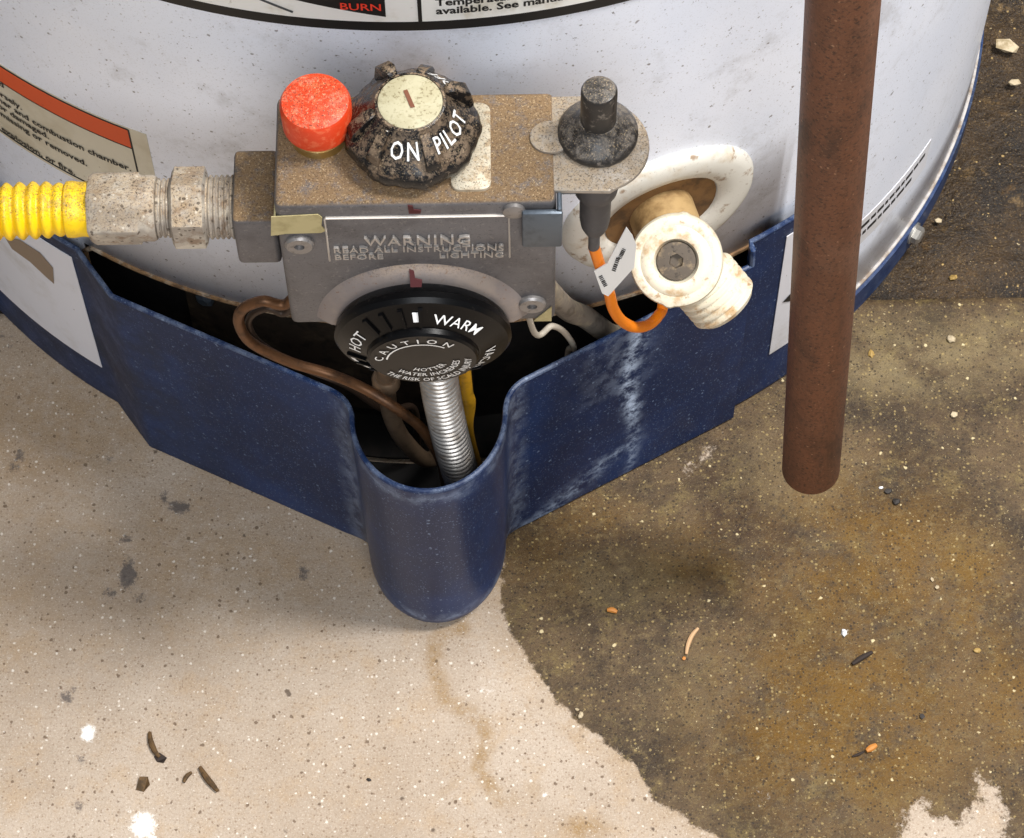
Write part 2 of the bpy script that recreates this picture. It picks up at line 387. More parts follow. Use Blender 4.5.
c = s.mix(s.specks(150, .06, .22, 4., .8), c, '4f4136')
wetn = s.math('ADD', s.attr('wet'), s.math('MULTIPLY', s.math('SUBTRACT', s.noise(130, 8, .82, 3), .5), 1.3))
wm = s.ramp(wetn, .42, .58)
wc = s.mix(s.ramp(s.noise(22, 7, .75, 9), .36, .64), '33271b', '5d4a33')
wc = s.mix(s.ramp(s.noise(38, 8, .8, 41), .52, .66, 0, .6), wc, '7c6a3f')
wc = s.mix(s.math('MULTIPLY', s.attr('gold'), s.ramp(s.noise(30, 8, .8, 21), .34, .58)), wc, '6a4a0a')
wc = s.mix(s.math('MULTIPLY', s.attr('rust'), s.ramp(s.noise(60, 5, .7, 23), .3, .6)), wc, '33200f')
wc = s.mix(s.math('MULTIPLY', s.attr('lite'), s.ramp(s.noise(60, 5, .7, 25), .3, .65)), wc, '8f7e5b')
wc = s.mix(s.ramp(s.noise(200, 8, .85, 12), .50, .64, 0, .55), wc, '7d6a45')
wc = s.mix(s.ramp(s.noise(150, 8, .85, 52), .56, .66, 0, .6), wc, '2b2118')
wc = s.mix(s.ramp(s.noise(1100, 5, .75, 14), .50, .66, 0, .65), wc, '33291e')
wc = s.mix(s.ramp(s.noise(1200, 4, .7, 28), .56, .68, 0, .5), wc, '87764f')
wc = s.mix(s.ramp(s.noise(480, 6, .8, 18), .62, .67, 0, .9), wc, 'd2bf92')
wc = s.mix(s.specks(800, .36, .4, 5., .7), wc, '231a12')
wc = s.mix(s.specks(650, .22, .34, 6., .7), wc, '9a8556')
wc = s.mix(s.specks(300, .10, .22, 7., .9), wc, 'cdbb90')
c = s.mix(wm, c, wc)
sn = s.ramp(s.math('ADD', s.attr('stain'), s.math('MULTIPLY', s.math('SUBTRACT', s.noise(190, 8, .85, 31), .5), 3.0)), .48, .9, 0, .85)
c = s.mix(sn, c, '5a5350')
wn = s.ramp(s.math('ADD', s.attr('white'), s.math('MULTIPLY', s.math('SUBTRACT', s.noise(330, 8, .85, 33), .5), 2.4)), .5, .95, 0, .95)
c = s.mix(wn, c, 'f2efe9')
q = s.n('MapRange'); s.l(wm, q.inputs[0]); q.inputs[3].default_value = .9; q.inputs[4].default_value = .6
hb = s.math('ADD', s.math('MULTIPLY', s.noise(160, 6, .7, 2), .6), s.math('MULTIPLY', s.noise(700, 4, .7, 6), .35))
hb = s.math('ADD', hb, s.math('MULTIPLY', wm, -.06))
s.bump(hb, .5, .0025)
CONC = s.out(c, q.outputs[0], 0, .3)
s = NT('rough_dark_concrete')
c = s.mix(s.ramp(s.noise(24, 6, .7), .35, .68), '1d140b', '423019')
c = s.mix(s.ramp(s.noise(60, 6, .75, 4), .55, .72, 0, .75), c, '8c7048')
c = s.mix(s.ramp(s.noise(40, 5, .7, 7), .62, .74, 0, .6), c, '6b4a12')
c = s.mix(s.ramp(s.noise(900, 5, .75, 9), .50, .66, 0, .7), c, '1d150e')
c = s.mix(s.ramp(s.noise(1100, 4, .7, 19), .56, .68, 0, .6), c, '94784c')
c = s.mix(s.ramp(s.noise(420, 3, .6, 12), .70, .74, 0, .8), c, 'c9b48a')
s.bump(s.math('ADD', s.noise(90, 6, .7, 2), s.math('MULTIPLY', s.noise(500, 4, .7), .3)), .9, .004)
CONCB = s.out(s.mix(s.specks(400, .14, .26, 2., .8), s.mix(s.specks(700, .34, .38, 1., .7), c, '150f0a'), 'b89a62'), .5)
YE = -.1675
def nz(X, Y): return .0006*np.sin(X*41+1)*np.sin(Y*37)*0
xs = axis_pts(-2.2, 2.2, -.20, .30, .002, 8)
ys = np.concatenate([np.linspace(-2.2, -.46, 8, endpoint=False), np.arange(-.46, YE-.001, .002), [YE]])
def edge_z(X, Y):
    d = YE-Y; return np.where(d < .003, -.0015*(1-d/.003)**2, 0.)
grid_floor('floor', xs, ys, CONC, dict(wet=a_wet, white=a_white, stain=a_scuff, tan=a_tan, gold=a_gold, rust=a_rust, lite=a_lite), edge_z, 0, -.05)
xb = axis_pts(-2.2, 2.2, .12, .36, .004, 10)
yb = np.concatenate([np.arange(YE+.0015, .16, .004), np.linspace(.16, 2.2, 9)])
def rough_z(X, Y):
    z = np.zeros(X.shape)
    for k in range(14):
        a = RNG.uniform(0, 6.28); fq = RNG.uniform(60, 330); z += np.sin((X*np.cos(a)+Y*np.sin(a))*fq+RNG.uniform(0, 6))*(.09/fq)
    return np.clip(z, -.004, .0022)
grid_floor('floor_back', xb, yb, CONCB, {}, rough_z, -.006, -.05)

# ------------------------------------------------------------------ water heater
H = thing('water_heater', 'white cylindrical gas water heater with navy base standing on stained concrete', 'water heater')
CUT, ZC, ZB, ZT = rad(33), .1262, .018, 1.25
bm = BM()
ths = [rad(a) for a in np.arange(-180, 180, 2)]
ths = sorted(set(ths+[CUT, -CUT])); zs = [ZB, .05, .09, ZC, .2, .35, .6, .9, ZT]
rows = [[bm.verts.new(cyl(t, z)) for t in ths] for z in zs]
n = len(ths)
for i in range(len(zs)-1):
    for k in range(n):
        t0 = ths[k]; t1 = ths[(k+1) % n]
        if zs[i+1] <= ZC+1e-6 and t0 >= -CUT-1e-6 and t1 <= CUT+1e-6 and t1 > t0: continue
        bm.faces.new((rows[i][k], rows[i][(k+1) % n], rows[i+1][(k+1) % n], rows[i+1][k]))
top = bm.faces.new(rows[-1])
bmesh.ops.bevel(bm, geom=list(top.edges), offset=.03, segments=4, profile=.5, affect='EDGES')
bmesh.ops.delete(bm, geom=[v for v in bm.verts if not v.link_faces], context='VERTS')
jk = part('jacket', bm, ENAMEL, H)
md = jk.modifiers.new('sheet', 'SOLIDIFY'); md.thickness = .0015; md.offset = -1
bm = BM()                                              # rusty folded edge around the burner opening
e = [cyl(-CUT, z) for z in np.linspace(ZB, ZC-.006, 8)]+[cyl(t, ZC) for t in np.linspace(-CUT+.02, CUT-.02, 60)]+[cyl(CUT, z) for z in np.linspace(ZC-.006, ZB, 8)]
tube(bm, e, .0011, 6); part('opening_edge', bm, RUST, H)
bm = BM()
e = [cyl(t, ZB, R+.0004) for t in np.linspace(CUT, 2*math.pi-CUT, 140)]
tube(bm, e, .0010, 6); part('jacket_lip', bm, M('lip_enamel', 'bdb8b4', .5, 0, [('7d664c', 120, .42, .65, .8)]), H)
def plain_attr(o, **kw):
    for k, v in kw.items():
        a = o.data.attributes.new(k, 'FLOAT', 'POINT'); a.data.foreach_set('value', np.full(len(o.data.vertices), v, np.float32) if np.isscalar(v) else v)
bm = BM(); lathe(bm, [(.246, .0), (.2525, .0), (.2525, .0165), (.246, .0175)], (0, 0, 0), seg=144, cap0=False, cap1=False)
bmesh.ops.delete(bm, geom=[f for f in bm.faces if abs(math.atan2(f.calc_center_median().x, -f.calc_center_median().y)) < CUT-.02], context='FACES')
plain_attr(part('base_ring', bm, NAVY, H), dusty=.35, scuff=.08)
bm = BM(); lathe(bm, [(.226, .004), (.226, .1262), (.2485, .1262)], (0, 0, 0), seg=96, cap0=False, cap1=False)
part('combustion_chamber', bm, SOOT_SHADE, H)
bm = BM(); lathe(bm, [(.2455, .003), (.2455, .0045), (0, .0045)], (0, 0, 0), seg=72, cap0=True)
part('base_pan', bm, SOOT_SHADE, H)
bm = BM(); sticker(bm, rad(-26), rad(4), .018, .094, .003, r=.227)
pl = part('access_plate', bm, BROWNP, H)
for t, z in ((-23.5, .085), (-23.5, .028), (1.5, .085)):
    bm = BM(); lathe(bm, [(.004, 0), (.004, .003), (.0025, .004)], cyl(rad(t), z, .2295), (math.sin(rad(t)), -math.cos(rad(t)), 0), 6)
    part('plate_screw', bm, DSTEEL, pl)
t, z = ot(917, 215, .2525)
bm = BM(); ax = (math.sin(t), -math.cos(t), 0)
lathe(bm, [(.0052, 0), (.0052, .001)], cyl(t, .0105, .2523), ax, 20); lathe(bm, [(.0042, .001), (.0042, .0035), (.003, .0045)], cyl(t, .0105, .2523), ax, 6)
part('base_bolt', bm, BOLTM, H, label='shiny hex bolt on the navy base ring')

# top warning label
bm = BM(); sticker(bm, rad(-27), rad(27), .3207, .425, .0002); lb = part('warning_label', bm, LABELW, H, label='large white warning label with thick black border')
bm = BM()
sticker(bm, rad(-27), rad(27), .3207, .3254, .00035); sticker(bm, rad(.75), rad(1.05), .3254, .425, .00035)
sticker(bm, rad(-27), rad(-26), .3254, .425, .00035); sticker(bm, rad(26), rad(27), .3254, .425, .00035)
part('label_border', bm, BLACKPRINT, lb)
bm = BM()
P = [ot(x, y) for x, y in ((300, 0), (342, 8), (386, 16))]; tr = P[2][0]
n = 8; rw = []
for k in range(n+1):
    t = P[0][0]-.03+(tr-P[0][0]+.03)*k/n; z = P[2][1]+(P[0][1]-P[2][1])*(tr-t)/(tr-P[0][0])
    rw.append((bm.verts.new(cyl(t, z, R+.0004)), bm.verts.new(cyl(t, .41, R+.0004))))
for a, b in zip(rw, rw[1:]): bm.faces.new((a[0], b[0], b[1], a[1]))
part('black_panel', bm, BLACKPRINT, lb)
bm = BM(); t, z = ot(361, 9); text(bm, 'BURN', .0052, on_tank(t, z+.0002, .0007), off=.012)
part('burn_lettering', bm, BURNRED, lb, label='red BURN lettering')
bm = BM()
a = [cyl(*ot(x, y), R+.0004) for x, y in ((250, -6), (265, 0), (280, 6), (293, 11))]; tube(bm, a, .0004, 5); part('label_rule', bm, BLACKPRINT, lb)
bm = BM(); t, z = ot(436, 13); text(bm, 'available. See manual.', .0051, on_tank(t, z), 'LEFT', .028)
text(bm, 'Temperature limiting valves are', .0051, on_tank(t, z+.0045), 'LEFT', .028)
part('label_lettering', bm, BLACKPRINT, lb)
# left warning label
T0, T1 = rad(-52), rad(-24.6)
bm = BM(); sticker(bm, T0, T1+rad(1.7), .1765, .2325, .0002); ll = part('hazard_label', bm, LABELC, H, label='cream warning label with orange header strip')
bm = BM(); sticker(bm, T0, T1, .2197, .2313, .0004); part('header_strip', bm, ORANGEP, ll, label='orange header strip')
bm = BM()
sticker(bm, T0, T1, .2313, .2318, .0005); sticker(bm, T0, T1, .2192, .2197, .0005); sticker(bm, T1-.0002, T1+.002, .1790, .2316, .0005); sticker(bm, T0, T1, .1787, .1792, .0005)
part('label_border', bm, BLACKPRINT, ll)
bm = BM(); t3, z3 = ot(133, 172)
for k, (s_t, px) in enumerate((('hazard', (6, 88)), ('adversely.', (24, 110)), ('burner and combustion chamber.', (133, 171)), ('rusted or damaged.', (51, 139)), ('is missing or removed.', (89, 166)), ('explosion, or fire.', (77, 175)))):
    t, z = ot(px[0], px[1]+2); text(bm, s_t, .0050, on_tank(t, z+.0016), 'RIGHT', .026)
part('label_lettering', bm, BLACKPRINT, ll)
# right fine-print strip
ta, za = ot(860, 238); tb, zb = ot(927, 158)
bm = BM(); sticker(bm, rad(36), rad(57.0), .0575, .0785, .0002); rl = part('fine_print_label', bm, LABELB, H, label='narrow strip of fine print low on the jacket')
bm = BM()
for k in range(2):
    th = rad(37); zz = .0715-.0065*k
    while th < rad(55.5-2*k):
        wd = RNG.uniform(.0015, .006)/R
        sticker(bm, th, min(th+wd, rad(56)), zz, zz+.0022, .0004, 2); th += wd+.0012/R
part('fine_print', bm, BLACKPRINT, rl)

# ------------------------------------------------------------------ navy shield
ZS = .128
SH = thing('burner_shield', 'navy blue sheet metal burner shield with rounded centre spout, under the control valve', 'shield', (0, -.289, 0))
A_ = Vector((-.1232, -.2355)); B0 = Vector((-.0390, -.2778)); Bc = Vector((-.0300, -.2820)); B1 = Vector((-.0292, -.2905))
C1 = Vector((.0292, -.2885)); Cc = Vector((.0298, -.2788)); C0 = Vector((.0385, -.2745)); D_ = Vector((.1262, -.2262))
plan = []                                              # (x, y, spout weight, dustiness, streak coordinate)
def pol(th, r): return Vector((r*math.sin(th), -r*math.cos(th)))
for k in range(17): plan.append((pol(rad(-54+k*21.2/16), .2545), 0, .75, -1))
a = pol(rad(-32.4), .2555)
for k in range(1, 4): plan.append((a.lerp(A_, k/4), 0, .75, -1))
for k in range(41):
    t = k/40; plan.append((A_.lerp(B0, t), 0, .75*max(0, 1-t*1.6)+.12, -1))
for k in range(1, 9):
    t = k/9; plan.append((B0*(1-t)**2+Bc*2*t*(1-t)+B1*t*t, t, .12*(1-t), -1))
for k in range(33):
    t = k/32; an = math.pi+math.pi*t; cy = -.2905+.002*t
    plan.append((Vector((.0292*math.cos(an), cy+.0328*math.sin(an))), 1, 0., -1))
for k in range(1, 9):
    t = k/9; plan.append((C1*(1-t)**2+Cc*2*t*(1-t)+C0*t*t, 1-t, .1, 0))
for k in range(61):
    t = k/60; plan.append((C0.lerp(D_, t), 0, .05, t))
b = pol(rad(29.4), .2555)
for k in range(1, 4): plan.append((D_.lerp(b, k/4), 0, .1, -1))
for k in range(9): plan.append((pol(rad(29.5+k*10/8), .2545), 0, .1, -1))
fr = [1, .985, .95]+list(np.linspace(.9, .14, 26))+[.09, .06, .035, .016, .005, 0]
bm = BM(); rows = []; sc_v = []; du_v = []
for i, q in enumerate(fr):
    row = []
    for (p, wgt, du, st) in plan:
        zt = ZS+(.010 if (st < 0 and wgt == 0 and p.x > .11) else 0)
        z_sp = .0008+q*(zt-.0008); z_pn = .0015+q*(zt-.0015); z = z_sp*wgt+z_pn*(1-wgt)
        cen = Vector((0, -.287)); k = 1+.022*(1-q)
        if q < .09: k *= 1-.22*(1-math.sqrt(max(0, 1-((.09-q)/.09)**2)))
        kx = k*(1-.075*(1-q)); pp = p.lerp(cen+Vector(((p.x-cen.x)*kx, (p.y-cen.y)*k)), wgt)
        row.append(bm.verts.new((pp.x, pp.y, z))); du_v.append(du)
        sv = 0
        if st >= 0:
            cs = .48+.03*math.sin(q*7)-.03*(q < .45)*(.45-q)*4+.06*max(0, .3-q)*3
            sv = math.exp(-((st-cs)/(.022+.03*q))**2)*(1 if q > .4 else .6)
            sv = max(sv, .55*math.exp(-((st-(.05+q*1.9))/.1)**2)*(q < .22))
            sv = max(sv, .2*math.exp(-((st-.40)/.15)**2)*(q > .6))
        if wgt > .6: sv = max(sv, .5*math.exp(-((q-.10)/.02)**2), .3*math.exp(-((q-.95)/.03)**2))  # lower band: lip highlight painted into the colour; upper band: scuffing
        if 0 < wgt < .95: sv = max(sv, .26*math.exp(-((wgt-.45)/.3)**2))
        sc_v.append(sv)
    rows.append(row)
for X_, Y_ in zip(rows, rows[1:]):
    for k in range(len(plan)-1): bm.faces.new((X_[k], X_[k+1], Y_[k+1], Y_[k]))
ci = [k for k, q in enumerate(plan) if q[1] > .5]; cv = bm.verts.new((0, -.287, .0012)); sc_v.append(0); du_v.append(.5)
for a, b in zip(ci, ci[1:]): bm.faces.new((rows[-1][a], rows[-1][b], cv))
sh = part('shield_panel', bm, NAVY, SH, sharp=60)
plain_attr(sh, scuff=np.array(sc_v, np.float32), dusty=np.array(du_v, np.float32))
md = sh.modifiers.new('sheet', 'SOLIDIFY'); md.thickness = .0012; md.offset = 0
bm = BM()
inn = [Vector((p.x*(1-.14*wgt), p.y+.006*wgt)) for p, wgt, du, st in plan if abs(math.atan2(p.x, -p.y)) < rad(30)]; cen = Vector((0, -.25))
rim_ = [bm.verts.new((*(cen+(p-cen)*.985), .0035)) for p in inn]; bck = [bm.verts.new((*pol(math.atan2(p.x, -p.y), .2475), .0035)) for p in inn]
for k in range(len(inn)-1): bm.faces.new((rim_[k], rim_[k+1], bck[k+1], bck[k]))
part('added_dark_plate', bm, SOOT_SHADE, SH)  # dark plate added to hide the lit floor and block a light leak
bm = BM(); tube(bm, [Vector((p.x, p.y, ZS+(.010 if (st < 0 and wgt == 0 and p.x > .11) else 0))) for p, wgt, du, st in plan], .0011, 8)
plain_attr(part('rolled_edge', bm, NAVY, SH), scuff=.22, dusty=.3)
bm = BM(); sticker(bm, rad(-52), rad(-33.6), .030, .120, .0003, r=.2553)
wl = part('side_label', bm, LABELB, SH, label='blank white label on the side wing')
bm = BM()
bm.faces.new([bm.verts.new(cyl(*ot(x, y, .2559), .2559)) for x, y in ((4, 236), (20, 240), (40, 253), (53, 268), (54, 284), (46, 277), (30, 262), (12, 249))]); part('brown_smear', bm, DIRTP, wl)
bm = BM(); sticker(bm, rad(33.4), rad(39.2), .033, .128, .0003, r=.2553)
wl = part('side_label', bm, LABELB, SH, label='white label with black arrow tip, half behind the pipe')
bm = BM(); bm.faces.new([bm.verts.new(cyl(rad(t), z, .2559)) for t, z in ((34.0, .0745), (37.0, .064), (37.0, .085))]); part('arrow_mark', bm, BLACKPRINT, wl)

# ------------------------------------------------------------------ gas control valve
YF, YB, VZ0, VZ1, VX0, VX1 = -.315, -.273, .242, .318, -.0428, .0468
V = thing('gas_control_valve', 'grey cast gas control valve thick with brown dust, mounted on the white jacket', 'valve', (0, -.294, VZ0))
bm = BM(); box(bm, (VX0, YF, VZ0), (VX1, YB, VZ1), .0022, 3); vb = part('body', bm, CAST, V)
bm = BM(); box(bm, (-.0585, -.307, .2686), (-.0440, -.279, .2960), .0018, 3); part('inlet_boss', bm, CAST, V)
bm = BM(); lathe(bm, [(.019, 0), (.019, .008), (.016, .008), (.016, .0235)], (0, YB, .282), (0, 1, 0), 32); part('shank', bm, CAST, V)
DC = Vector((.002, YF, .2450))
bm = BM(); lathe(bm, [(.0362, -.0005), (.0355, .0004), (.0328, .0022), (.0308, .0032), (.029, .0034), (.024, -.0005)], DC, (0, -1, 0), 64, a0=-86, a1=86, hint=(0, 0, 1))
part('dial_boss', bm, M('worn_boss', '8a8280', .45, .4, [('a3968b', 60, .4, .65, .6), ('7d5a44', 700, .6, .7, .8)], ('b49a80', .7, .3, .6)), V)
bm = BM()                                              # raised border of the plate
for lo, hi in (((-.0270, .3100), (.0320, .3108)), ((.0314, .2845), (.0320, .3102)), ((-.0274, .2840), (-.0268, .3102))):
    box(bm, (lo[0], YF-.0008, lo[1]), (hi[0], YF+.0003, hi[1]), .0003, 1)
part('plate_rim', bm, M('worn_bright_rim', 'd9d0c6', .4, .5), vb)
bm = BM(); fm = lambda x0, z0: (lambda x, y, h: (x0+x, YF-.0001-h, z0+y))
text(bm, 'WARNING', .0066, fm(.0022, .2946), off=.004, extrude=.0012, space=1.12)
text(bm, 'READ ALL INSTRUCTIONS', .0045, fm(.0022, .2900), off=.004, extrude=.0010, space=1.06)
text(bm, 'BEFORE', .0045, fm(-.0255, .2858), 'LEFT', .004, .0010, 1.05); text(bm, 'LIGHTING', .0045, fm(.0300, .2858), 'RIGHT', .004, .0010, 1.05)
part('embossed_lettering', bm, M('worn_letter_metal', 'b3ada7', .4, .5), vb, label='embossed WARNING lettering')
for x, z in ((-.0362, .2952), (.0390, .2545)):
    bm = BM(); lathe(bm, [(.0048, 0), (.0048, .0010), (.0042, .0018), (.0017, .0018), (.0017, .0006), (0, .0006)], (x, YF, z), (0, -1, 0), 24); part('screw', bm, SCREW, V)
bm = BM(); lathe(bm, [(.0036, 0), (.0036, .0014), (.002, .002)], (.0333, YF, .3135), (0, -1, 0), 20); part('screw', bm, SCREW, V)
bm = BM()
tp = [(-.0450, .3005), (-.0440, .3118), (-.0290, .3128), (-.0278, .3108), (-.0284, .3060), (-.0272, .3030), (-.0288, .3018), (-.0400, .3016)]
prism(bm, tp, 0, .0004, lambda x, y, h: (x, YF-.0001-h, y)); box(bm, (VX0-.0004, YF-.0003, .3005), (VX0+.0002, YF+.011, .3116))
part('tape_scrap', bm, TAPE, V, label='scrap of yellowed masking tape')
bm = BM(); prism(bm, [(.0395, .2425), (.0456, .2425), (.0456, .2520)], 0, .0004, lambda x, y, h: (x, YF-.0001-h, y)); part('paint_fleck', bm, TAPE, V)
for z, px in ((.2775, 0), (.3155, .001)):
    pts = [(-.0014, .0016), (-.0002, .0012), (.0000, -.0004), (.0018, -.0008), (.0016, -.0022), (-.0012, -.0022)]
    bm = BM(); prism(bm, [(.0005+px+a*1.3, z+b*1.3) for a, b in pts], 0, .0004, lambda x, y, h: (x, YF-(.0012+(.2795-y)*.75 if y < .29 else .0002)-h, y))
    part('index_mark', bm, MAROON, V, label='maroon painted index mark')
# cover plate beside the pilot dial
bm = BM(); prism(bm, round_rect(.0135, .0262, -.3110, -.278, .003), VZ1-.0002, VZ1+.0012, bev=.0003)
part('cover_tab', bm, M('pale_tab', 'cdc3ae', .5, .4, [('9a7c55', 170, .48, .64, .75)], ('a58a66', .35, .45, .65)), V, label='pale metal tab beside the dial')
# red button
RC = Vector((-.0288, -.2884, VZ1))
bm = BM(); lathe(bm, [(.0095, 0), (.0095, .0035), (.0085, .004), (.0085, .011)], RC, seg=32); part('button_stem', bm, BRASS, V)
bm = BM(); lathe(bm, [(.0100, .0065), (.0112, .0070), (.0114, .0172), (.0106, .0188), (.0088, .0194), (0, .0196)], RC, seg=48); part('red_button', bm, RED, V, label='round red reset button')
# pilot dial
PC = Vector((.0013, -.2914, VZ1))
bm = BM(); lathe(bm, [(.0182, 0), (.0182, .0018), (.015, .0022), (.012, .0050)], PC, seg=40); part('dial_washer', bm, BRASS, V)
def skirt(r, h, t, i): return r*(1+.018*math.cos(9*t)+.012*math.cos(23*t+1)) if i < 4 else r
bm = BM(); lathe(bm, [(.0185, .0040), (.0213, .0046), (.0219, .0075), (.0211, .0098), (.0196, .0112), (.0120, .0208), (.0112, .0220), (.0104, .0222), (.0102, .0212)], PC, seg=72, fn=skirt, cap1=False)
pd = part('pilot_dial', bm, BLACKD, V, label='dusty black dial marked ON, PILOT and OFF')
bm = BM(); lathe(bm, [(.0102, .0205), (.0102, .0221), (.0096, .0225), (0, .0226)], PC, seg=40); part('dial_face', bm, CREAMP, pd, label='cream dial centre')
bm = BM(); u = Vector((.35, -.94, 0)); v = Vector((.94, .35, 0))
prism(bm, [(-.0042, -.0007), (.0026, -.0008), (.0028, .0006), (-.0042, .0006)], .0226, .0229, lambda x, y, h: PC+u*x+v*y+Vector((0, 0, h)))
part('dial_slot_mark', bm, M('rust_slot', '7a4a35', .8), pd)
def cone_map(a0, s0, e=.0004):                         # x runs counter-clockwise, y climbs the cone towards the axis
    sl = math.hypot(.0076, .0096); nr, nh = .0096/sl, .0076/sl
    def f(x, y, h):
        sm = (s0+y)/sl; r = .0196-.0076*sm; z = .0112+.0096*sm
        a = a0+.62*x/(.0196-.0076*(s0+.0025)/sl); r += (e+h)*nr; z += (e+h)*nh
        return PC+Vector((r*math.cos(a), r*math.sin(a), z))
    return f
bm = BM()
text(bm, 'ON', .0088, cone_map(rad(-97), .0042), off=.012, space=1.25); text(bm, 'PILOT', .0084, cone_map(rad(-33), .0042), off=.012, space=1.12)
text(bm, 'OFF', .0084, cone_map(rad(50), .0042), off=.012, space=1.1)
part('dial_lettering', bm, WHITEPRINT, pd, label='white ON PILOT OFF lettering')
for a, wd, ln in ((118, .0048, 1), (22, .0046, 1), (-69, .0044, .8), (-128, .0042, .55), (-165, .0050, .7), (75, .004, .5)):
    bm = BM(); ca, sa = math.cos(rad(a)), math.sin(rad(a))
    P0 = [(.0108, .0205, .6), (.0125, .0228 if ln == 1 else .0216, .7), (.0150, .0226 if ln == 1 else .0195, 1), (.0196, .0185 if ln == 1 else .0148, 1.1), (.0206, .0120, 1.15), (.0190, .0100, 1.15)]
    vs = [[bm.verts.new(PC+Vector((ca*r-sa*wd*.5*k*sg, sa*r+ca*wd*.5*k*sg, h))) for r, h, k in P0] for sg in (-1, 1)]
    bm.faces.new(vs[0][::-1]); bm.faces.new(vs[1])
    for k in range(6): j = (k+1) % 6; bm.faces.new((vs[0][k], vs[0][j], vs[1][j], vs[1][k]))
    bmesh.ops.bevel(bm, geom=list(bm.edges), offset=.0004, segments=1, affect='EDGES')
    part('grip_lug', bm, BLACKD, pd)
# temperature dial
tilt = rad(4); ax = Vector((0, -math.cos(tilt), -math.sin(tilt))); e1 = Vector((1, 0, 0)); e2 = e1.cross(ax)*-1   # e2 points up
if e2.z < 0: e2 = -e2
TC = DC+Vector((0, -.0040, 0))
def dmap(r0, a0, e, hh=0., rise=0.):                   # polar text, tops pointing outward (rise<0 tops inward)
    def f(x, y, h):
        r = r0+y*rise; a = a0-x/r0*rise
        return TC+(e1*math.cos(a)+e2*math.sin(a))*r+ax*(hh(r) if callable(hh) else hh)+ax*(e+h)
    return f
prof = [(.0270, 0), (.0297, .0006), (.0300, .0030), (.0288, .0046), (.0272, .0052), (.0196, .0088), (.0190, .0090), (.0188, .0108), (.0180, .0116), (0, .0118)]
bm = BM(); lathe(bm, prof, TC, ax, 96); td = part('temperature_dial', bm, BLACK, V, sharp=30, label='black temperature dial with caution face and HOT, WARM marks')
cone_h = lambda r: .0052+(.0272-r)/(.0272-.0196)*.0036
bm = BM()
for wd_, sz, an, nm in (('WARM', .0054, 56, 'warm_lettering'), ('HOT', .0056, 166, 'hot_lettering'), ('VACATION', .0050, -36, 'vacation_lettering')):
    bm = BM(); text(bm, wd_, sz, dmap(.0211, rad(an), .0003, cone_h, 1), off=.004, space=1.05)
    part(nm, bm, WHITEPRINT, td, label='white %s lettering' % wd_)
bm = BM(); box(bm, (-.0013, -.0017, 0), (.0013, .0017, .0003))
for vtx in bm.verts:
    x, y, h = vtx.co; vtx.co = dmap(.0237, rad(93), .0003, cone_h, 1)(x, y, h)
part('dial_pointer', bm, WHITEPRINT, td)
bm = BM(); rw = []
for k in range(15):
    a = rad(196+34*k/14); rw.append([bm.verts.new(TC+(e1*math.cos(a)+e2*math.sin(a))*r+ax*(cone_h(min(r, .0272))+.0004)) for r in (.0252, .0268)])
for p, q in zip(rw, rw[1:]): bm.faces.new((p[0], p[1], q[1], q[0]))
part('dial_arc', bm, WHITEPRINT, td)
bm = BM()
for a in np.arange(60, 330, 15):
    if a < 86 or 145 < a < 190: continue
    P4 = [(.0202, -.0005), (.0268, -.0008), (.0268, .0008), (.0202, .0005)]; ca, sa = math.cos(rad(a)), math.sin(rad(a))
    vs = [[bm.verts.new(TC+(e1*(ca*r-sa*q)+e2*(sa*r+ca*q))+ax*(cone_h(r)-.0004+h)) for r, q in P4] for h in (0, .0014)]
    bm.faces.new(vs[1]); 
    for k in range(4): j = (k+1) % 4; bm.faces.new((vs[0][k], vs[0][j], vs[1][j], vs[1][k]))
part('dial_ridges', bm, BLACK, td)
bm = BM(); fh = .0119; rot = 20
text(bm, 'CAUTION', .0042, dmap(.0134, rad(113), .0001, fh, 1), off=.008, space=1.95)
text(bm, 'HOTTER', .0034, dmap(.0085, rad(-90+rot), .0001, fh, -1), off=.006, space=1.1)
text(bm, 'WATER INCREASES', .0034, dmap(.0124, rad(-90+rot), .0001, fh, -1), off=.006, space=1.02)
text(bm, 'THE RISK OF SCALD INJURY', .0033, dmap(.0163, rad(-90+rot), .0001, fh, -1), off=.006, space=1.02)
rw = []
for k in range(31):
    a = rad(52+122*k/30); rw.append([bm.verts.new(TC+(e1*math.cos(a)+e2*math.sin(a))*r+ax*(fh+.0001)) for r in (.0119, .0125)])
for p, q in zip(rw, rw[1:]): bm.faces.new((p[0], p[1], q[1], q[0]))
part('caution_lettering', bm, WHITEPRINT, td, label='white ring of CAUTION lettering')

# ------------------------------------------------------------------ piezo igniter on its bracket
IC = Vector((.0606, -.2897, .3172))
G = thing('piezo_igniter', 'black push-button piezo igniter in a steel bracket beside the control valve', 'igniter', (IC.x, IC.y, .24))
bm = BM()
pts = [(.0440, -.2745), (.0440, -.3105), (.0640, -.3112)]
for k in range(13): a = rad(-70+k*130/12); pts.append((IC.x+.0170*math.cos(a)*.97, -.2935+.0172*math.sin(a)))
pts += [(.0640, -.2745)]
prism(bm, pts, .3158, .3172, bev=.0004); part('bracket_plate', bm, STEEL, G)
bm = BM(); prism(bm, [(.0455+.0068*math.cos(rad(a)), -.2912+.0062*math.sin(rad(a))) for a in range(0, 360, 15)], VZ1, VZ1+.0010, bev=.0003); part('bracket_ear', bm, STEEL, G)
bm = BM(); box(bm, (.0358, -.3180, .2945), (.0488, -.3158, .3150), .0009, 2); box(bm, (.0470, -.3170, .3000), (.0486, -.3105, .3165), .0005, 1)
part('bracket_clip', bm, DSTEEL, G, label='dark grey folded clip')
